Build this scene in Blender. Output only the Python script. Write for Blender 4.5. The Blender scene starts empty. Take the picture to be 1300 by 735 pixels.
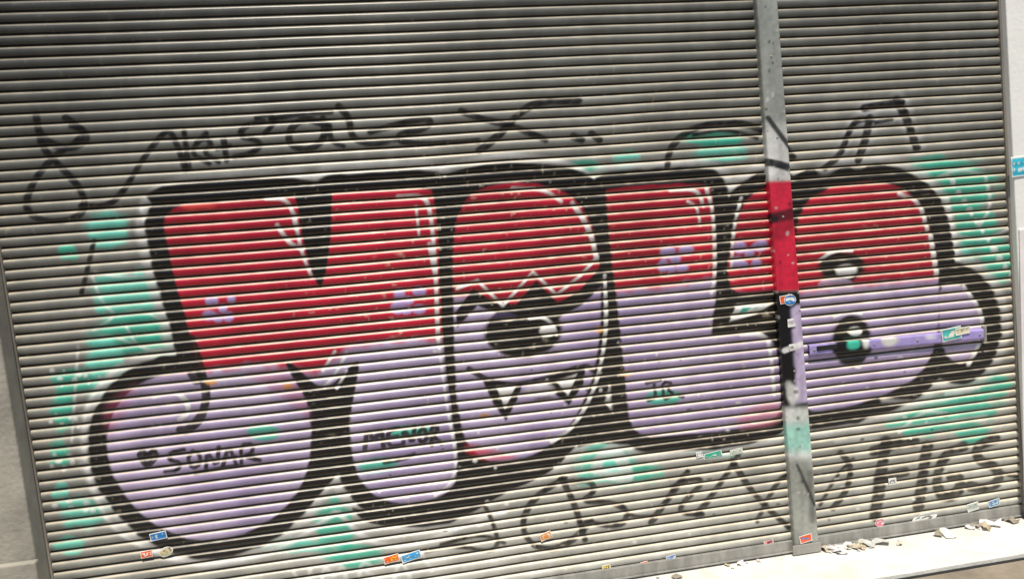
import bpy, math, random
import numpy as np
from mathutils import Matrix, Vector
random.seed(4); rng=np.random.default_rng(7)
sc=bpy.context.scene
# ------------------------------------------------------------------ survey / camera
W,Hh,F=1300.,735.,1050.
X_,a_,b_=6000.,850.,10500.
Y_=-(F*F+a_*X_)/b_
ex=np.array([X_,Y_,F]); ex/=np.linalg.norm(ex)
dn=np.array([a_,b_,F]); dn/=np.linalg.norm(dn)
ez=-dn; ey=np.cross(ez,ex)
Rw=np.array([ex[0],ey[0],ez[0]]); Dw=np.array([ex[1],ey[1],ez[1]]); Fw=np.array([ex[2],ey[2],ez[2]])
C=np.array([0.,-4.15,1.78])
def unproj(px,py,y=0.0):
    d=Rw*(px-W/2)+Dw*(py-Hh/2)+Fw*F
    t=(y-C[1])/d[1]; p=C+d*t
    return p[0],p[2]
def unproj_z(px,py,z):
    d=Rw*(px-W/2)+Dw*(py-Hh/2)+Fw*F
    t=(z-C[2])/d[2]; p=C+d*t
    return p[0],p[1]
def proj(x,y,z):
    dx=x-C[0];dy=y-C[1];dz=z-C[2]
    r=dx*Rw[0]+dy*Rw[1]+dz*Rw[2]; d=dx*Dw[0]+dy*Dw[1]+dz*Dw[2]; f=dx*Fw[0]+dy*Fw[1]+dz*Fw[2]
    return r/f*F+W/2, d/f*F+Hh/2
cd=bpy.data.cameras.new("camera"); cam=bpy.data.objects.new("camera",cd); sc.collection.objects.link(cam)
M=Matrix(((Rw[0],-Dw[0],-Fw[0],C[0]),(Rw[1],-Dw[1],-Fw[1],C[1]),(Rw[2],-Dw[2],-Fw[2],C[2]),(0,0,0,1)))
cam.matrix_world=M; cd.lens=36*F/W; cd.sensor_width=36; cd.clip_end=2000; cd.clip_start=0.05
sc.camera=cam
K=-0.006                       # fall of the street / slats to the right
gx,gz=unproj(1010,699); G0=gz-K*gx
def gnd(x): return G0+K*x
# ------------------------------------------------------------------ light
w=bpy.data.worlds.new("World"); sc.world=w; w.use_nodes=True
nt=w.node_tree; sky=nt.nodes.new("ShaderNodeTexSky"); sky.sky_type='NISHITA'; sky.sun_disc=False
bg=nt.nodes["Background"]; nt.links.new(sky.outputs[0],bg.inputs[0]); bg.inputs[1].default_value=0.11
sd=Vector((0.03,0.35,-0.935)).normalized()
sky.sun_elevation=math.asin(-sd.z); sky.sun_rotation=math.atan2(-sd.x,-sd.y)
sl=bpy.data.lights.new("sun","SUN"); sl.energy=5; sl.angle=math.radians(0.5); sl.color=(1,.93,.80)
so=bpy.data.objects.new("sun",sl); sc.collection.objects.link(so); so.rotation_euler=sd.to_track_quat('-Z','Y').to_euler()
so.location=(-2,-4,8)
sc.view_settings.view_transform='Standard'; sc.view_settings.look='None'; sc.view_settings.exposure=0
# ------------------------------------------------------------------ numpy paint tools
def lin(c):
    c=np.array(c,float)/255.; return np.where(c<=.04045,c/12.92,((c+.055)/1.055)**2.4)
_g=rng.random((256,256))
def vn(x,y,s):
    x=x/s+37.3;y=y/s+91.7; xi=np.floor(x).astype(int);yi=np.floor(y).astype(int);fx=x-xi;fy=y-yi
    fx=fx*fx*(3-2*fx);fy=fy*fy*(3-2*fy)
    a=_g[xi&255,yi&255];b=_g[(xi+1)&255,yi&255];c=_g[xi&255,(yi+1)&255];d=_g[(xi+1)&255,(yi+1)&255]
    return (a*(1-fx)+b*fx)*(1-fy)+(c*(1-fx)+d*fx)*fy
def chaikin(p,n=2,closed=True):
    p=[tuple(map(float,q)) for q in p]
    for _ in range(n):
        o=[]; m=len(p)
        if not closed:o.append(p[0])
        for i in range(m if closed else m-1):
            a=p[i];b=p[(i+1)%m]
            o.append((a[0]*.75+b[0]*.25,a[1]*.75+b[1]*.25)); o.append((a[0]*.25+b[0]*.75,a[1]*.25+b[1]*.75))
        if not closed:o.append(p[-1])
        p=o
    return p
class Canvas:
    def __init__(s,px,py,col):
        s.x=px;s.y=py;s.c=col
    def box(s,pts,m):
        xs=[p[0] for p in pts];ys=[p[1] for p in pts]
        return np.nonzero((s.x>min(xs)-m)&(s.x<max(xs)+m)&(s.y>min(ys)-m)&(s.y<max(ys)+m))[0]
    def dist(s,idx,pts,closed):
        x=s.x[idx];y=s.y[idx]; d=np.full(len(idx),1e9); ins=np.zeros(len(idx),bool)
        m=len(pts)
        for i in range(m if closed else m-1):
            ax,ay=pts[i];bx,by=pts[(i+1)%m]; vx=bx-ax;vy=by-ay; L=vx*vx+vy*vy+1e-9
            t=np.clip(((x-ax)*vx+(y-ay)*vy)/L,0,1)
            d=np.minimum(d,(x-ax-t*vx)**2+(y-ay-t*vy)**2)
            if closed and by!=ay:
                cr=((ay>y)!=(by>y))&(x<(bx-ax)*(y-ay)/(by-ay)+ax); ins^=cr
        d=np.sqrt(d)
        if closed: d=np.where(ins,-d,d)
        return d
    def mix(s,idx,a,col):
        a=a[:,None]; s.c[idx]=s.c[idx]*(1-a)+np.asarray(col)*a
    def fill(s,pts,col,grow=0,soft=1.5,al=1,sm=2,nz=0):
        p=chaikin(pts,sm) if sm else pts
        idx=s.box(p,grow+soft*3+nz*2)
        if not len(idx):return
        d=s.dist(idx,p,True)-grow
        if nz: d=d+(vn(s.x[idx],s.y[idx],14)-.5)*2*nz
        a=np.clip(.5-d/(2*soft),0,1); a=a*a*(3-2*a)*al
        s.mix(idx,a,col)
    def line(s,pts,col,w=5,soft=1.2,al=1,sm=2,var=.15):
        p=chaikin(pts,sm,False) if sm and len(pts)>2 else pts
        idx=s.box(p,w+soft*3)
        if not len(idx):return
        d=s.dist(idx,p,False)-w/2*(1+var*(vn(s.x[idx],s.y[idx],22)-.5)*2)
        a=np.clip(.5-d/(2*soft),0,1); a=a*a*(3-2*a)*al*(0.85+.15*vn(s.x[idx]+99,s.y[idx],6))
        s.mix(idx,a,col)
    def blob(s,cx,cy,rx,ry,col,soft=.35,al=1,nz=.35,rot=0):
        idx=np.nonzero((abs(s.x-cx)<max(rx,ry)*1.8)&(abs(s.y-cy)<max(rx,ry)*1.8))[0]
        if not len(idx):return
        x=s.x[idx]-cx;y=s.y[idx]-cy; c_,s_=math.cos(rot),math.sin(rot)
        r=np.sqrt(((x*c_+y*s_)/rx)**2+((-x*s_+y*c_)/ry)**2)+(vn(s.x[idx],s.y[idx],13)-.5)*2*nz
        a=np.clip((1+soft-r)/(2*soft),0,1); s.mix(idx,a*a*(3-2*a)*al,col)
RED=lin((212,34,64));PUR=lin((164,146,186));PUR2=lin((193,177,205));BLK=lin((16,14,16))
WHT=lin((240,238,234));TEAL=lin((66,188,160));TEAL2=lin((116,212,190));LIL=lin((180,170,222))
LET_A=[(203,262),(290,256),(372,250),(376,252),(384,300),(398,350),(407,366),(414,340),(419,300),(420,248),(424,245),(480,242),(545,240),(550,246),(556,300),(560,430),(572,520),(583,590),(572,625),(515,642),(465,624),(446,580),(444,520),(454,460),(452,462),(415,508),(412,506),(366,460),(368,466),(390,505),(397,560),(384,620),(335,668),(265,690),(195,668),(146,612),(133,560),(150,508),(190,478),(243,472),(252,462),(236,400),(215,330)]
LET_B=[(575,330),(578,275),(600,242),(650,231),(700,236),(742,260),(762,330),(763,420),(750,490),(722,545),(680,576),(640,586),(604,580),(582,540),(576,430)]
LET_C=[(768,243),(772,240),(838,234),(896,234),(902,240),(908,300),(908,380),(900,425),(910,428),(960,418),(985,436),(992,500),(985,535),(930,545),(870,550),(800,556),(794,480),(785,400),(775,320)]
LET_D=[(930,300),(942,256),(972,236),(1002,238),(1004,368),(960,370),(928,372),(922,340)]
LET_E=[(1008,340),(1012,262),(1055,236),(1115,229),(1158,244),(1180,290),(1190,350),(1192,420),(1172,474),(1120,502),(1060,520),(1012,522),(1010,440)]
LET_F=[(1192,358),(1222,360),(1244,395),(1242,438),(1222,464),(1198,452),(1190,410)]
def graffiti(cv):
    for c in [(330,480,300,230),(640,420,230,240),(900,420,230,220),(1140,400,130,190),(560,640,300,60)]:
        cv.blob(*c,lin((158,156,149)),soft=.25,al=.3,nz=.1)
    for c in [(135,290,28,26),(86,320,13,12),(165,375,48,30),(175,425,60,28),(135,470,26,40),(95,480,26,14),(80,520,14,26),(76,575,12,18),(78,625,10,16),(108,650,34,20),(90,690,20,12),
              (215,440,26,26),(425,668,26,34),(455,705,34,14),(765,585,42,28),(800,600,34,14),(745,215,26,10),(795,205,16,15),(915,192,34,16),(905,178,40,9),(1225,235,36,30),(1235,290,28,36),(1212,330,22,22),
              (1262,330,22,30),(1180,212,30,14),(1210,515,60,18),(1165,535,44,18),(1250,490,34,18),(1232,548,20,14),(950,545,40,16),(905,575,34,6),(360,690,50,9)]:
        cv.blob(*c,TEAL if (int(c[0])%3) else TEAL2,soft=.25,al=.88,nz=.28)
    for l in [[(120,345),(150,352),(205,350)],[(118,352),(130,385),(150,400),(120,418)],[(150,400),(180,392),(212,410)],[(160,412),(175,440),(205,446)],[(112,430),(140,424),(170,436)],[(100,440),(96,500),(92,560)]]:
        cv.line(l,WHT,3.5,2,.6)
    for l in [[(1190,225),(1215,215),(1250,222)],[(1250,225),(1258,262),(1240,290)],[(1212,300),(1250,305),(1280,290)],[(1200,500),(1240,492)],[(1140,548),(1170,520),(1200,524)]]:
        cv.line(l,WHT,4,2,.65)
    for i in range(40):
        cx=66+(i*37)%66+rng.uniform(-5,5); cy=470+(i*53)%210; cv.blob(cx,cy,rng.uniform(2,5),rng.uniform(2,4),WHT,al=.7,nz=.15)
    for i in range(26):
        cx=1203+(i*29)%80; cy=225+(i*47)%130; cv.blob(cx,cy,rng.uniform(2,5),3,WHT,al=.65,nz=.1)
    L=[(LET_A,27),(LET_B,27),(LET_C,24),(LET_D,24),(LET_E,26),(LET_F,30)]
    for p,g in L: cv.fill(p,lin((210,208,204)),grow=g+8,soft=5,al=.75,nz=2)
    halo=[[(180,262),(196,330),(216,400),(226,450)],[(150,466),(112,505),(105,560),(118,625),(150,680),(240,716),(300,712),(360,695),(425,650)],[(430,650),(470,690),(530,692),(590,665),(640,648)],[(1200,250),(1216,340)],[(560,212),(640,196),(720,205),(760,230)]]
    for h in halo: cv.line(h,WHT,6,3,.85)
    for p,g in L: cv.fill(p,BLK,grow=g-3,soft=2.2,nz=1.5)
    cv.fill([(178,240),(290,226),(400,226),(410,245),(200,268)],BLK,sm=1,soft=2)
    cv.fill([(556,225),(600,210),(660,206),(730,212),(772,240),(768,300),(740,240),(600,240),(570,300),(556,300)],BLK,sm=1)
    cv.fill([(396,560),(445,540),(448,600),(470,640),(430,600),(385,650),(380,640)],BLK,sm=0)
    cv.fill([(395,540),(420,520),(445,545),(446,590),(390,620)],BLK,sm=0)
    cv.fill([(720,570),(770,560),(880,575),(985,556),(1005,530),(1000,510),(790,540),(760,500)],BLK,sm=1)
    cv.fill([(580,600),(690,590),(735,560),(700,600),(640,625),(600,650),(560,668),(470,668),(440,640),(470,650),(560,645)],BLK,sm=1)
    cv.fill([(905,380),(960,372),(1000,372),(1000,430),(985,425),(960,412),(905,425)],BLK,sm=0)
    cv.fill([(1000,215),(1100,212),(1170,225),(1200,260),(1215,345),(1192,355),(1185,290),(1150,240),(1060,232),(1010,255)],BLK,sm=1)
    cv.fill([(925,408),(935,385),(980,385),(960,398)],WHT,sm=0); cv.fill([(935,402),(942,390),(962,390)],TEAL,sm=0)
    def two(poly,bound,al=1):
        p=chaikin(poly,2); idx=cv.box(p,6)
        if not len(idx):return
        d=cv.dist(idx,p,True)+(vn(cv.x[idx],cv.y[idx],12)-.5)*1.5; a=np.clip(.5-d/3.,0,1)
        bx=[q[0] for q in bound];by=[q[1] for q in bound]
        yy=np.interp(cv.x[idx],bx,by); t=np.clip(.5+(cv.y[idx]-yy)/11+(vn(cv.x[idx],cv.y[idx],9)-.5)*.6,0,1)[:,None]
        r=RED*(1-.4*vn(cv.x[idx],cv.y[idx],60)[:,None]); pu=PUR+(PUR2-PUR)*vn(cv.x[idx]+500,cv.y[idx],60)[:,None]
        cv.mix(idx,a*al,r*(1-t)+pu*t)
    two(LET_A,[(130,475),(250,470),(330,462),(400,474),(445,440),(500,432),(600,430)])
    two(LET_B,[(570,380),(600,372),(630,395),(655,392),(680,365),(712,392),(735,375),(770,345)])
    two(LET_C,[(760,372),(830,366),(915,352),(1000,360)])
    two(LET_D,[(900,372),(1010,372)])
    two(LET_E,[(1000,372),(1100,362),(1200,352)])
    two(LET_F,[(1180,300),(1300,300)])
    cv.fill([(940,520),(990,505),(990,540),(930,545)],lin((200,120,140)),soft=6,al=.7)
    cv.fill([(300,470),(360,466),(390,500),(396,540),(380,520),(340,490)],lin((190,110,140)),soft=6,al=.5)
    cv.fill([(590,560),(640,575),(660,580),(620,584),(592,575)],RED,soft=5,al=.7)
    cv.fill([(130,520),(150,500),(180,482),(160,520),(140,560)],lin((180,70,110)),soft=7,al=.4)
    cv.line([(243,430),(255,470),(264,500),(256,530),(238,546),(230,545)],BLK,12)
    cv.line([(200,290),(215,370),(238,450),(250,480)],BLK,17)
    cv.fill([(376,240),(422,240),(420,300),(414,345),(407,368),(396,345),(384,300)],BLK,sm=0,soft=1.5)
    cv.fill([(360,456),(374,462),(396,484),(413,494),(430,480),(446,462),(458,456),(450,500),(444,530),(430,520),(395,524),(388,504),(372,480)],BLK,sm=1)
    cv.fill([(578,396),(600,366),(628,384),(655,386),(680,356),(708,384),(735,368),(764,336),(764,362),(740,386),(718,398),(705,406),(680,388),(660,408),(640,402),(606,388),(580,416)],BLK,sm=0)
    cv.line([(580,366),(606,356),(638,388),(676,345),(706,374),(736,350),(758,326)],WHT,3.5,1.2,sm=0)
    cv.blob(664,420,50,34,BLK,soft=.06,nz=.05,rot=-.08)
    cv.blob(640,402,16,5,lin((110,96,140)),soft=.3,nz=.1,al=.4)
    cv.line([(672,404),(690,402),(702,412),(706,424)],WHT,4); cv.blob(694,420,10,7,WHT,soft=.2,nz=.1)
    cv.line([(595,468),(625,486),(660,488),(700,478),(742,462),(752,470)],BLK,7)
    cv.fill([(612,482),(664,486),(656,508),(642,534),(626,512)],BLK,sm=0)
    cv.fill([(690,480),(744,462),(740,488),(722,514),(702,498)],BLK,sm=0)
    cv.fill([(630,490),(654,490),(641,518)],WHT,sm=0); cv.fill([(706,483),(732,474),(721,502)],WHT,sm=0)
    cv.blob(682,497,24,7,lin((205,200,205)),nz=.5,al=.85)
    cv.blob(690,506,14,4,lin((90,86,92)),nz=.6,al=.8)
    cv.blob(1068,340,30,20,BLK,soft=.15,nz=.1); cv.blob(1074,344,14,9,WHT,soft=.2,nz=.1); cv.line([(1040,330),(1056,318),(1080,318)],WHT,4)
    cv.fill([(1030,365),(1050,350),(1085,356),(1080,372)],PUR2,al=.7)
    cv.blob(1081,432,25,33,BLK,soft=.1,nz=.08); cv.line([(1058,402),(1072,394),(1092,398)],WHT,4); cv.blob(1084,420,9,6,WHT,soft=.2,nz=.1)
    for l,wd in [([(338,252),(362,252),(372,268),(376,290)],5),([(352,286),(368,310),(384,316)],5),([(374,272),(382,318),(396,352)],4),
        ([(505,250),(535,248),(546,262),(552,330),(556,430)],5),([(556,430),(566,510),(580,580),(574,612),(552,628)],3.5),([(528,262),(532,300)],3),([(545,310),(552,345)],6),
        ([(650,240),(690,240),(712,256)],5),([(726,258),(748,290),(757,330)],6),([(767,350),(770,420),(757,490),(728,542),(700,560)],4.5),
        ([(850,242),(885,240),(892,262)],4.5),([(896,240),(905,270),(907,350),(902,372)],4.5),([(872,256),(884,262),(888,286)],3.5),([(940,424),(972,424),(978,450),(982,500)],5),
        ([(1140,246),(1166,256),(1176,292)],5),([(1180,300),(1188,350)],6),([(1222,364),(1246,396),(1245,432),(1228,462)],5),
        ([(196,502),(222,496),(238,506),(240,524),(228,532)],6),([(228,500),(240,516)],5),([(425,446),(410,470)],4),([(440,448),(425,476),(412,490)],4),([(440,470),(428,492)],3.5),
        ([(944,400),(960,386)],3.5),([(940,252),(930,290),(928,340)],4)]:
        cv.line(l,WHT,wd,1.3,.92)
    for cx,cy in [(282,390),(521,380),(857,328),(950,322)]:
        for dx,dy,r in [(-12,-8,9),(13,-10,8),(-17,10,9),(8,12,8),(0,1,7),(-4,14,6)]:
            cv.blob(cx+dx+rng.uniform(-3,3),cy+dy,r*rng.uniform(.8,1.2),r*.85,LIL,soft=.3,nz=.25,al=.85)
    for cx,cy in [(335,548),(520,546),(840,505),(480,590)]:
        cv.blob(cx,cy,22,10,TEAL,soft=.25,nz=.3,al=.85)
    cv.blob(248,262,22,5,lin((230,80,70)),al=.7)
    for cx,cy in [(366,490),(614,528),(793,474),(268,484),(760,418)]: cv.blob(cx,cy,7,4,lin((220,150,50)),nz=.3,al=.8)
    cv.fill([(745,600),(760,568),(785,560),(806,600),(798,618),(770,606)],WHT,soft=3,al=.7); cv.fill([(760,596),(772,574),(790,598)],TEAL2,soft=3)
    T=[([(47,146),(50,168),(62,182),(88,190),(108,182),(112,172),(92,156),(84,150)],9),
       ([(92,160),(108,165),(100,180),(72,196),(46,226),(33,256),(38,272),(60,282),(92,280),(110,266),(104,240),(80,214),(56,190),(50,170)],8),
       ([(104,262),(140,262),(160,240),(180,205),(205,172),(216,165),(226,185),(236,216)],7),
       ([(120,306),(112,340),(104,372)],6),
       ([(234,166),(240,214)],7),([(262,170),(240,194),(266,208)],6),([(250,180),(262,176),(270,184),(258,194),(278,206)],6),([(284,176),(288,204)],7),([(276,190),(292,186)],5),
       ([(335,156),(310,160),(304,174),(326,178),(332,186),(318,196),(298,200)],7),([(326,150),(345,145),(350,156),(336,170)],6),
       ([(412,158),(385,150),(366,166),(368,186),(394,192),(414,174),(410,152)],8),([(344,152),(380,144),(420,142)],7),([(418,160),(420,180),(436,186)],6),
       ([(430,136),(444,150),(446,176),(470,184),(500,178)],8),([(470,168),(500,160),(540,150),(549,156),(535,166),(508,170),(505,180),(540,184),(580,182),(606,180)],8),
       ([(585,142),(612,152),(650,160),(692,178)],8),([(608,192),(636,170),(662,140),(690,128),(734,129)],9),([(728,174),(738,178)],9),([(750,170),(760,178)],8),
       ([(846,222),(848,190),(872,166),(912,155),(958,160),(990,180),(1006,200)],8),([(880,172),(920,164),(960,176)],4),
       ([(1046,214),(1066,198),(1076,168),(1086,152),(1106,152)],7),([(1088,204),(1098,176),(1103,150)],8),([(1096,138),(1118,134),(1142,130)],10),([(1138,128),(1150,152),(1162,188)],11),([(1110,156),(1130,152)],5)]
    for l,wd in T[-5:]:
        cv.line(l,lin((190,190,188)),wd+12,4,.6)
    for l,wd in T: cv.line(l,BLK*.7,wd+1,1.6,1)
    T2=[([(188,592),(176,578),(181,571),(188,577),(196,570),(200,578),(188,592)],7),([(184,578),(188,586),(192,578)],7),
        ([(234,570),(216,574),(215,583),(230,586),(227,596),(210,598)],5.5),([(245,572),(238,582),(245,594),(255,588),(254,575),(245,572)],5.5),([(262,596),(263,572),(276,592),(278,567)],5.5),
        ([(283,592),(291,564),(301,590)],5.5),([(284,582),(300,578)],4),([(307,590),(306,563),(322,563),(320,575),(309,578),(330,583)],5.5),([(248,600),(280,594),(302,590)],6),
        ([(463,570),(466,545),(475,558),(484,543),(487,567)],6.5),([(506,543),(492,546),(493,566),(508,564)],6),([(492,555),(505,553)],5),([(512,566),(512,543),(524,563),(526,541)],6),
        ([(537,541),(530,552),(536,563),(543,553),(537,541)],6),([(548,564),(547,539),(557,543),(549,553),(560,562)],6),([(488,586),(510,582),(526,576)],6),
        ([(830,488),(832,505),(822,508)],4.5),([(842,504),(840,484),(854,486),(846,494),(856,500),(844,506)],4.5),([(820,486),(838,482)],4.5),([(862,502),(866,503)],5)]
    for l,wd in T2: cv.line(l,BLK,wd,1,1,sm=1)
    T3=[([(606,628),(622,652),(634,690),(620,700),(580,690),(540,698)],6),([(560,690),(610,676),(640,688)],5),
        ([(716,606),(680,628),(662,656),(668,686),(694,698),(724,688),(750,660)],8),([(712,606),(730,640),(742,684)],8),([(716,612),(748,608),(756,622),(736,636),(780,636),(798,652),(786,668),(744,662)],8),([(790,640),(800,655),(828,655)],6),
        ([(826,662),(850,628),(872,598)],8),([(852,618),(882,604),(892,612),(868,634),(860,650),(890,652)],7),([(884,652),(914,612),(936,578)],8),([(928,584),(960,632),(1000,668)],8),([(960,660),(985,610),(1000,600)],6),
        ([(1066,574),(1080,590),(1074,622),(1056,644)],8),([(1040,640),(1062,600),(1082,582)],5)]
    for l,wd in T3: cv.line(l,BLK,wd,1.6,1)
    T4=[([(1124,560),(1117,600),(1110,654)],15),([(1108,572),(1140,562),(1160,560)],14),([(1114,606),(1148,598)],13),([(1176,566),(1170,606),(1164,642)],15),
        ([(1222,566),(1198,576),(1186,606),(1194,632),(1214,628),(1220,606),(1206,604)],13),([(1262,556),(1238,566),(1240,584),(1264,592),(1268,610),(1248,620),(1230,616)],13),([(1270,600),(1290,604)],6)]
    for l,wd in T4: cv.line(l,BLK*.6,wd,2,1)
    for l in [[(372,722),(380,740),(392,742),(394,720)],[(408,738),(412,716),(424,732),(436,714),(440,736)],[(456,736),(458,712),(474,716),(462,724),(478,730),(460,736)],[(500,734),(508,706),(520,730)],[(534,700),(548,722)]]:
        cv.line(l,WHT,5,2,.7)
    for l in [[(1120,508),(1180,512),(1220,500)],[(1060,560),(1110,556)],[(1100,548),(1160,540),(1250,528)]]: cv.line(l,WHT,5,3,.5)
    for i in range(110):
        cx=rng.uniform(480,1230);cy=rng.uniform(430,690); cv.blob(cx,cy,rng.uniform(1.2,3.6),rng.uniform(1,2.5),WHT if i%3 else BLK,nz=.4,al=.7)
# ------------------------------------------------------------------ materials
def mat(name,base,rough=.6,vcol=None,noise=0.15,nscale=6,bump=.1,bscale=60,metal=0,streak=False):
    m=bpy.data.materials.new(name); m.use_nodes=True; n=m.node_tree.nodes;l=m.node_tree.links; b=n["Principled BSDF"]
    b.inputs["Roughness"].default_value=rough; b.inputs["Metallic"].default_value=metal
    tc=n.new("ShaderNodeTexCoord")
    if vcol:
        s=n.new("ShaderNodeAttribute"); s.attribute_name=vcol; src=s.outputs["Color"]
    else:
        s=n.new("ShaderNodeRGB"); s.outputs[0].default_value=(*base,1); src=s.outputs[0]
    nz=n.new("ShaderNodeTexNoise"); nz.inputs["Scale"].default_value=nscale; nz.inputs["Detail"].default_value=8; nz.inputs["Roughness"].default_value=.65
    mp=n.new("ShaderNodeMapping"); l.new(tc.outputs["Object"],mp.inputs[0]); l.new(mp.outputs[0],nz.inputs["Vector"])
    if streak: mp.inputs["Scale"].default_value=(1,1,.3)
    mr=n.new("ShaderNodeMapRange"); mr.inputs[1].default_value=.3; mr.inputs[2].default_value=.7; mr.inputs[3].default_value=1-noise*1.6; mr.inputs[4].default_value=1+noise*.6
    l.new(nz.outputs[0],mr.inputs[0])
    mx=n.new("ShaderNodeMix"); mx.data_type='RGBA'; mx.blend_type='MULTIPLY'; mx.inputs[0].default_value=1
    l.new(src,mx.inputs[6]); l.new(mr.outputs[0],mx.inputs[7]); l.new(mx.outputs[2],b.inputs["Base Color"])
    n2=n.new("ShaderNodeTexNoise"); n2.inputs["Scale"].default_value=bscale; n2.inputs["Detail"].default_value=6; l.new(tc.outputs["Object"],n2.inputs["Vector"])
    bp=n.new("ShaderNodeBump"); bp.inputs["Strength"].default_value=bump; bp.inputs["Distance"].default_value=.01; l.new(n2.outputs[0],bp.inputs["Height"]); l.new(bp.outputs[0],b.inputs["Normal"])
    return m
M_sh=mat("painted_shutter_metal",None,.36,"paint",noise=.13,nscale=7,bump=.06,bscale=40,streak=True)
M_st=mat("sticker_print",None,.4,"paint",noise=.1,nscale=30,bump=.05)
M_met=mat("galvanised_metal",(.34,.33,.30),.45,noise=.25,nscale=14,streak=True,metal=.2)
M_stu=mat("stucco_grey",(.38,.35,.29),.85,noise=.2,nscale=5,bump=.35,bscale=45)
M_stw=mat("stucco_cream",(.90,.88,.82),.8,noise=.05,nscale=3,bump=.15,bscale=45)
M_con=mat("threshold_stone",(.74,.71,.64),.8,noise=.16,nscale=5,bump=.3,bscale=70)
M_pav=mat("pavement_stone",(.27,.225,.17),.85,noise=.25,nscale=4,bump=.3,bscale=80)
M_asp=mat("asphalt",(.05,.05,.052),.9,noise=.2,nscale=4,bump=.5,bscale=150)
M_drk=mat("dark_slot",(.01,.01,.01),.8)
M_pap=mat("litter_paper",None,.7,"paint",noise=.1,nscale=30)
def link(o,parent=None):
    sc.collection.objects.link(o)
    if parent: o.parent=parent
    return o
def grid_mesh(name,P,col,m,parent=None,smooth=False):
    R,Cn=P.shape[:2]; me=bpy.data.meshes.new(name)
    idx=np.arange(R*Cn).reshape(R,Cn)
    q=np.stack([idx[:-1,:-1],idx[:-1,1:],idx[1:,1:],idx[1:,:-1]],-1).reshape(-1,4)
    me.vertices.add(R*Cn); me.vertices.foreach_set("co",P.reshape(-1).astype(np.float32))
    me.loops.add(q.size); me.loops.foreach_set("vertex_index",q.reshape(-1).astype(np.int32))
    me.polygons.add(len(q)); me.polygons.foreach_set("loop_start",(np.arange(len(q))*4).astype(np.int32))
    me.update(calc_edges=True)
    if smooth: me.polygons.foreach_set("use_smooth",np.ones(len(q),bool))
    at=me.color_attributes.new("paint",'FLOAT_COLOR','POINT')
    c=np.ones((R*Cn,4),np.float32); c[:,:3]=np.clip(col.reshape(-1,3),0,1); at.data.foreach_set("color",c.reshape(-1))
    me.materials.append(m); o=bpy.data.objects.new(name,me); return link(o,parent)
def hexa(name,p,m,parent=None,bev=.004):
    me=bpy.data.meshes.new(name); me.from_pydata([tuple(q) for q in p],[],[(3,2,1,0),(4,5,6,7),(0,1,5,4),(1,2,6,5),(2,3,7,6),(3,0,4,7)]); me.update()
    me.materials.append(m); o=bpy.data.objects.new(name,me); link(o,parent)
    if bev:
        b=o.modifiers.new("b","BEVEL"); b.width=bev; b.segments=2
    return o
def slab(name,xl0,xr0,xl1,xr1,y0,y1,z0f,z1f,m,parent=None,bev=.004):
    z=lambda f,x:(f(x) if callable(f) else f)
    return hexa(name,[(xl0,y0,z(z0f,xl0)),(xr0,y0,z(z0f,xr0)),(xr0,y1,z(z0f,xr0)),(xl0,y1,z(z0f,xl0)),(xl1,y0,z(z1f,xl1)),(xr1,y0,z(z1f,xr1)),(xr1,y1,z(z1f,xr1)),(xl1,y1,z(z1f,xl1))],m,parent,bev)
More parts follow.
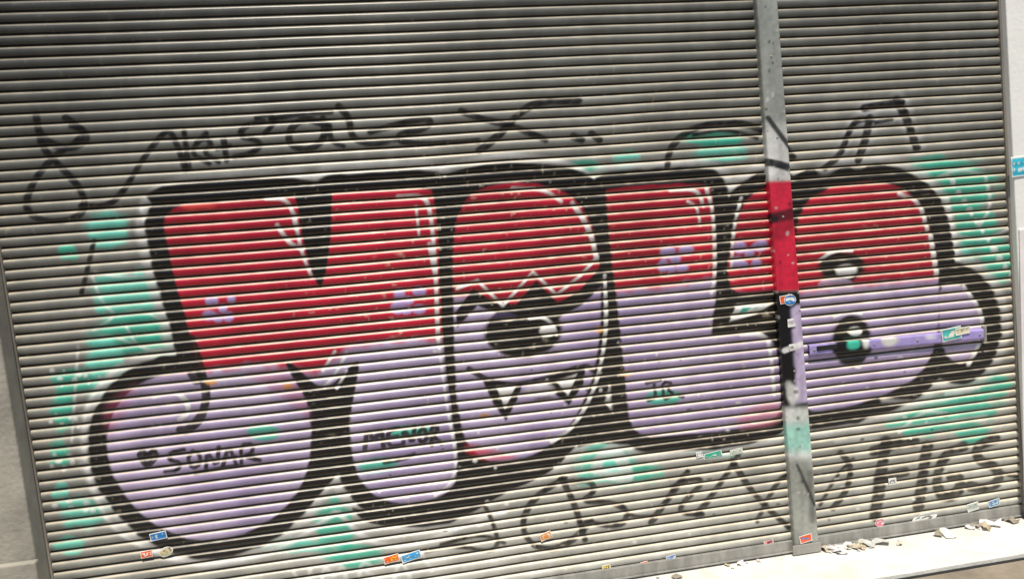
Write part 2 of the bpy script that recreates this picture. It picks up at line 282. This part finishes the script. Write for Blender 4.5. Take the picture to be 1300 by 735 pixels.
# ------------------------------------------------------------------ shutters
PITCH=.050
prof=[(0,1.0),(.003,4.8),(.010,7.8),(.018,9.9),(.024,10.7),(.029,10.4),(.033,8.9),(.0362,6.0),(.0390,2.4),(.0412,-1.6),(.0450,-6),(.0485,-6)]
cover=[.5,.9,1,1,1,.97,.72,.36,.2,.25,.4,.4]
dirt_shade=[.24,.7,1,1,1,1,1,1,.95,.28,.08,.1]  # groove and lip rows: grime plus shade painted into the colour
TOPZ=3.45
def shutter(name,x0,x1):
    nrow=int((TOPZ-(G0-.1))/PITCH)
    xs=np.arange(x0,x1+.005,.0052)
    rel=[];out=[];cov=[];dr=[];sid=[]
    for i in range(nrow):
        for (h,o_),c_,d_ in zip(prof,cover,dirt_shade):
            rel.append(.075+i*PITCH+h); out.append(o_/1000); cov.append(c_); dr.append(d_); sid.append(i)
    rel=np.array(rel);out=np.array(out);cov=np.array(cov);dr=np.array(dr);sid=np.array(sid)
    X,Rl=np.meshgrid(xs,rel); Z=Rl+gnd(X)
    sag=.0022*(vn(X*100,sid[:,None]*7.+X*0,45)-.5)*2
    dent=.005*(vn(X*100+500,Z*100,38)-.5)
    tiltv=(vn(sid[:,None]*13.+X*0,X*100,60)-.5)*.11
    hh=np.tile(np.array([p[0] for p in prof]),nrow)[:,None]
    Y=-out[:,None]+dent+tiltv*(hh-.02)
    Zr=Z+sag
    px,py=proj(X.ravel(),np.zeros(X.size),Zr.ravel())
    g=np.interp(py,[0,120,220,330,500,700],[108,128,150,154,164,184])*np.interp(px,[0,200,450,1300],[.76,.86,1,1])  # bare metal grey, with shade at top and left painted into it
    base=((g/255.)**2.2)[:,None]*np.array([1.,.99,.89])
    tone=(.78+.44*vn(px,py,130))*(.84+.32*vn((sid[:,None]*31.+X*0).ravel(),(X*8).ravel(),1.3))
    streak=.93+.14*vn(px,py*.15,9)
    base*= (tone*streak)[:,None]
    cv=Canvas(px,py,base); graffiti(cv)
    lum=cv.c.mean(1)
    ledge=lin((232,216,186))*(np.interp(px,[60,380,500,1300],[.62,.76,1.1,1.12])*np.interp(py,[0,150,260],[.42,.62,1]))[:,None]  # cream bare ledges, colour dimmed at left and top as painted shade
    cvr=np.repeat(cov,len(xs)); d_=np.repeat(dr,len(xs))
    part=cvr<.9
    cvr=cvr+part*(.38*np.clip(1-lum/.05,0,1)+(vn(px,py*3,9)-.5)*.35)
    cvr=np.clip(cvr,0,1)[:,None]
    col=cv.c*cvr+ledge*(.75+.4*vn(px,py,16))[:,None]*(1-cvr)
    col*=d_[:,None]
    sc_=np.clip((vn(px,py,5)-.86)*6,0,1)*np.clip((vn(px+200,py,60)-.45)*4,0,1)
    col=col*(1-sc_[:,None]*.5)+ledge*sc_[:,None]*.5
    P=np.stack([X,Y,Zr],-1)
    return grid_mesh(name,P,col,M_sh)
xl_b=unproj(62,715,-.01); xl_t=unproj(0,330,-.01)
def lineX(p,q):
    def f(z): t=(z-p[1])/(q[1]-p[1]); return p[0]+t*(q[0]-p[0])
    return f
XL=lineX(xl_b,xl_t); XR=lineX(unproj(1294,520,-.01),unproj(1269,0,-.01))
PL=lineX(unproj(1010,697,-.05),unproj(961,0,-.05)); PR=lineX(unproj(1040,695,-.05),unproj(987,0,-.05))
xm=(PL(1.5)+PR(1.5))/2
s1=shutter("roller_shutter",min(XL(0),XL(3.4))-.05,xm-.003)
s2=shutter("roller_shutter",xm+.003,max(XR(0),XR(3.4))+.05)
def rail(parent,x0,x1):
    slab("bottom_rail",x0,x1,x0,x1,-.022,.012,lambda x:gnd(x)+.008,lambda x:gnd(x)+.073,M_met,parent,.004)
    slab("rubber_seal",x0,x1,x0,x1,-.014,.008,lambda x:gnd(x)+.001,lambda x:gnd(x)+.0075,M_drk,parent,0)
    slab("rail_lip",x0,x1,x0,x1,-.034,-.0225,lambda x:gnd(x)+.010,lambda x:gnd(x)+.018,M_met,parent,.002)
rail(s1,XL(.1)-.03,PL(0)+.01); rail(s2,PR(0)-.01,XR(.1)+.03)
# ------------------------------------------------------------------ central post
zs=np.arange(G0,3.5,.005)
n=16
uu=[(0,.012),(0,-.03),(0,-.046),(.03,-.0495)]+[(t,-.05) for t in np.linspace(.06,.94,n)]+[(.97,-.0495),(1,-.046),(1,-.03),(1,.012)]
P=np.zeros((len(zs),len(uu),3))
for j,(t,y) in enumerate(uu):
    z=zs; xl=PL(z);xr=PR(z); P[:,j,0]=xl+(xr-xl)*t; P[:,j,1]=y+.003*(vn(z*100,z*0+j,30)-.5); P[:,j,2]=z
px,py=proj(P[...,0].ravel(),np.full(P[...,0].size,-.05),P[...,2].ravel())
base=lin((150,152,144))*np.ones((px.size,3))
cv=Canvas(px,py,base)
B=lambda y0,y1,col,al=1,s=3:cv.fill([(930,y0),(1060,y0-4),(1060,y1-4),(930,y1)],col,sm=0,soft=s,al=al)
B(160,236,lin((225,223,217)),.85,14); B(232,372,RED); B(372,520,BLK,1,3); B(520,585,lin((220,222,216)),.85,6); B(540,575,TEAL2,.6,8)
cv.fill([(1004,388),(1040,384),(1040,508),(1012,512)],PUR2,sm=0,soft=3)
cv.line([(940,204),(985,206),(1030,224)],BLK,10); cv.line([(955,284),(1020,268)],BLK,14,3); cv.line([(990,296),(1010,270)],lin((120,12,30)),20,5,.6)
cv.line([(996,445),(1020,436)],WHT,7); cv.line([(1004,470),(1000,500)],BLK,12)
cv.line([(1012,590),(1034,640)],lin((60,60,60)),4); cv.blob(1005,500,8,14,WHT,al=.7); cv.line([(975,150),(1005,190)],BLK,6)
cv.line([(1028,600),(1032,660)],BLK,7,3,.5)
for i in range(90): cv.blob(rng.uniform(960,1045),rng.uniform(0,690),rng.uniform(1,3),rng.uniform(1,3),lin((200,196,188)) if i%3 else BLK,al=.6)
cv.c=cv.c*(.68+.34*vn(px*1.2,py*.2,8)+.26*vn(px,py,4))[:,None]
post=grid_mesh("shutter_post",P,cv.c,M_sh)
x0=PL(0)-.015;x1=PR(0)+.015
slab("foot_plate",x0,x1,x0,x1,-.062,-.053,lambda x:gnd(x)+.004,lambda x:gnd(x)+.06,M_met,post)
for k in range(7):
    z=.35+k*.42; x=(PL(z)*.5+PR(z)*.5)
    bpy.ops.mesh.primitive_uv_sphere_add(segments=12,ring_count=6,radius=.006,location=(x,-.05,z)); r=bpy.context.object; r.name="rivet"; r.data.materials.append(M_met); r.parent=post; r.scale=(1,.5,1)
M_rp=mat("rail_paint",(.26,.23,.19),.5,noise=.3,streak=True)
for f,sg in ((XL,1),(XR,-1)):
    a=.012*sg; z0=G0-.1
    xa,xb=sorted((f(z0)-a,f(z0)+a)); xc,xd=sorted((f(3.5)-a,f(3.5)+a))
    slab("shutter_guide_rail",xa,xb,xc,xd,-.02,.01,z0,3.455,M_rp,None,.003)
# ------------------------------------------------------------------ lock bar
bl=unproj(1028,445,-.03); br=unproj(1252,424,-.03); nb=150
prf=[(-.029,.0),(-.029,-.024),(-.027,-.028),(-.018,-.029),(-.006,-.029),(.006,-.029),(.018,-.029),(.027,-.028),(.029,-.024),(.029,.0)]
xs=np.linspace(bl[0],br[0],nb); P=np.zeros((len(prf),nb,3))
for i,(dz,y) in enumerate(prf):
    P[i,:,0]=xs; P[i,:,1]=y; P[i,:,2]=np.interp(xs,[bl[0],br[0]],[bl[1],br[1]])+dz
px,py=proj(P[...,0].ravel(),np.full(P[...,0].size,-.03),P[...,2].ravel())
cv=Canvas(px,py,lin((166,150,206))*np.ones((px.size,3))*(.85+.35*vn(px,py,12))[:,None])
cv.blob(1081,434,24,30,BLK,soft=.1); cv.blob(1083,436,8,6,TEAL,soft=.3); cv.blob(1100,432,5,9,WHT); cv.blob(1132,432,18,6,lin((215,212,205)),nz=.6); cv.blob(1180,428,8,4,WHT,nz=.5,al=.7)
cv.line([(1100,424),(1250,410)],lin((200,188,220)),4)
lb=grid_mesh("shutter_lock_bar",P,cv.c,M_sh)
sx,sz=unproj(1050,441,-.03); slab("slot",sx-.062,sx+.06,sx-.062,sx+.06,-.033,-.0295,sz-.013,sz+.013,M_drk,lb,0)
for px_ in (1034,1110,1165,1244):
    x,z=unproj(px_,445-(px_-1028)*.094,-.03)
    bpy.ops.mesh.primitive_uv_sphere_add(segments=12,ring_count=6,radius=.007,location=(x,-.03,z)); r=bpy.context.object; r.name="bolt"; r.data.materials.append(M_met); r.parent=lb; r.scale=(1,.5,1)
x,z=unproj(1250,424,-.03); slab("end_plate",x-.004,x+.012,x-.004,x+.012,-.034,0,z-.045,z+.045,M_met,lb,.002)
# ------------------------------------------------------------------ facade
zb=G0-.6
fl=bpy.data.objects.new("facade_wall",None); link(fl)
def pier(parent,f,side,m,y0):
    za,zc=zb,3.46
    if side<0: slab("pier",-9,f(za),-9,f(zc),y0,.35,za,zc,m,parent,.01)
    else: slab("pier",f(za),9,f(zc),9,y0,.35,za,zc,m,parent,.006)
pier(fl,XL,-1,M_stu,-.14)
fr=bpy.data.objects.new("facade_wall",None); link(fr); pier(fr,XR,1,M_stw,-.055)
zz=unproj(1290,292,-.07)[1]
slab("upper_wall",-9,9,-9,9,-.13,.35,3.462,8,M_stw,fr,.01)
slab("back_fill",-9,9,-9,9,.4,.5,zb,8,M_stu,fr,0)
px0,pz0=unproj(40,712,-.17); slab("plinth",-9,XL(.2)+.012,-9,XL(.2)+.012,-.185,-.142,zb,pz0,M_stu,fl,.008)
slab("dado_band",XR(zz)+.010,9,XR(zz)+.010,9,-.065,-.0565,zb,zz,mat("dado_pink",(.86,.79,.76),.8,noise=.08),fr,.003)
# ------------------------------------------------------------------ ground
def sheet(name,x0,x1,y0,y1,dz,m):
    me=bpy.data.meshes.new(name); v=[(x0,y0,gnd(x0)+dz),(x1,y0,gnd(x1)+dz),(x1,y1,gnd(x1)+dz),(x0,y1,gnd(x0)+dz)]
    me.from_pydata(v,[],[(0,1,2,3)]); me.update(); me.materials.append(m); return link(bpy.data.objects.new(name,me))
stepy=unproj_z(1270,705,gnd(2.3))[1]
th=slab("threshold_step",-8,8,-8,8,stepy,.3,lambda x:gnd(x)-.2,lambda x:gnd(x)-.001,M_con,None,.006)
slab("joint",-8,8,-8,8,stepy-.026,stepy-.002,lambda x:gnd(x)-.2,lambda x:gnd(x)-.024,M_drk,th,0)
slab("pavement",-30,30,-30,30,-3.2,stepy-.028,lambda x:gnd(x)-.4,lambda x:gnd(x)-.022,M_pav,None,.006)
sheet("ground",-300,300,-300,300,-.17,M_asp)
# ------------------------------------------------------------------ stickers
def sticker(px_,py_,wp,hp,ang,c1,c2,kind='rect',y=-.012):
    cx,cz=unproj(px_,py_,y); s=.004*(1+0.04*(px_-650)/650); w_=wp*s;h_=hp*s; a=math.radians(ang)
    nu,nv=30,18; U,V=np.meshgrid(np.linspace(-1,1,nu),np.linspace(-1,1,nv))
    if kind=='oval':
        U2=U*np.sqrt(1-V*V/2);V2=V*np.sqrt(1-U*U/2)
    else: U2,V2=U,V
    lx=U2*w_/2;lz=V2*h_/2
    Xp=cx+lx*math.cos(a)-lz*math.sin(a); Zp=cz+lx*math.sin(a)+lz*math.cos(a)
    Yp=np.full_like(Xp,y)-.0012*np.cos((Zp)/PITCH*6.28)-.004*np.clip(U*V-.55,0,1)
    c=np.ones((nu*nv,3))*lin(c1); u=U.ravel();v=V.ravel()
    r=np.maximum(abs(u),abs(v)); c[r>.88]=lin((235,232,225))
    seed=px_*13+py_
    mk=(vn(u*100+seed,v*100,26)>.56)&(abs(v)<.5)&(abs(u)<.75); c[mk]=lin(c2)
    P=np.stack([Xp,Yp,Zp],-1); o=grid_mesh("sticker",P,c,M_st)
    sm=o.modifiers.new("s","SOLIDIFY"); sm.thickness=.0008; sm.offset=0
    return o
BLU=(40,130,200);ORG=(235,95,30);WH=(230,228,220)
for s in [(201,680,20,10,5,BLU,WH),(186,703,14,9,3,ORG,WH),(211,700,17,12,20,(200,190,150),(60,60,60),'oval'),(497,709,20,10,8,ORG,(255,220,60)),(522,706,26,11,10,(60,160,215),WH),
          (693,680,16,10,15,(235,150,60),WH),(852,708,14,8,8,(90,130,190),WH),(976,689,14,10,6,(215,150,150),(120,40,60)),(1117,663,14,12,0,(220,120,140),WH,'oval'),
          (1174,657,40,15,8,(225,225,220),(90,90,90),'oval'),(1235,643,18,12,8,(190,200,190),(60,120,90)),(1262,638,18,10,8,(70,140,190),WH),(1133,611,12,10,0,WH,(120,120,120)),
          (905,577,26,8,6,(60,170,140),WH),(935,573,18,8,6,(200,205,190),(60,150,130)),(888,577,9,8,6,(225,225,225),(120,60,60)),(818,716,10,8,6,ORG,WH),(770,720,12,8,6,(210,190,90),(60,60,60))]:
    sticker(*s)
for s in [(998,380,18,11,4,ORG,(120,20,10)),(1003,381,17,15,0,BLU,WH,'oval'),(1023,683,18,11,8,ORG,BLU),(1004,410,9,11,3,WH,(200,190,200)),(1008,412,5,5,3,WH,WH),(1006,441,9,9,3,WH,(150,150,150))]:
    sticker(*s,y=-.0545 if s[0]!=1003 else -.0565)
sticker(1208,424,30,18,5,(80,190,185),(235,225,200),y=-.032); sticker(1222,420,22,10,5,(230,220,190),(120,150,90),y=-.034)
sticker(1294,212,24,28,2,(60,190,215),WH,y=-.059)
# ------------------------------------------------------------------ litter
V=[];Fc=[];Cc=[]
def bit(x,y,z,s,col):
    b=len(V); n=4; a=random.uniform(0,6.28); asp=random.uniform(.35,1)
    for i in range(n):
        for j in range(n):
            u=(i/(n-1)-.5)*s;v=(j/(n-1)-.5)*s*asp
            V.append((x+u*math.cos(a)-v*math.sin(a),y+u*math.sin(a)+v*math.cos(a),z+random.uniform(.002,.25*s+.004))); Cc.append(col)
    for i in range(n-1):
        for j in range(n-1): Fc.append((b+i*n+j,b+(i+1)*n+j,b+(i+1)*n+j+1,b+i*n+j+1))
cols=[(.75,.73,.68),(.6,.58,.5),(.5,.42,.3),(.8,.8,.78),(.3,.26,.2),(.5,.5,.46),(.78,.76,.72),(.62,.6,.6),(.7,.6,.55)]
for i in range(70):
    pxx=random.choice([random.uniform(1045,1100),random.uniform(1045,1290),random.uniform(700,880),random.uniform(560,1000)])
    x,_=unproj(pxx,690-(pxx-1040)*.13,-.05); y=-.045-abs(random.gauss(0,.03)); 
    bit(x,y,gnd(x),random.choice([.012,.02,.03,.06,.09,.11]) if pxx>1000 else random.choice([.01,.018,.03,.05]),random.choice(cols))
me=bpy.data.meshes.new("paper_litter"); me.from_pydata(V,[],Fc); me.update(); at=me.color_attributes.new("paint",'FLOAT_COLOR','POINT')
at.data.foreach_set("color",[k for c in Cc for k in (*c,1)]); me.materials.append(M_pap); link(bpy.data.objects.new("paper_litter",me))
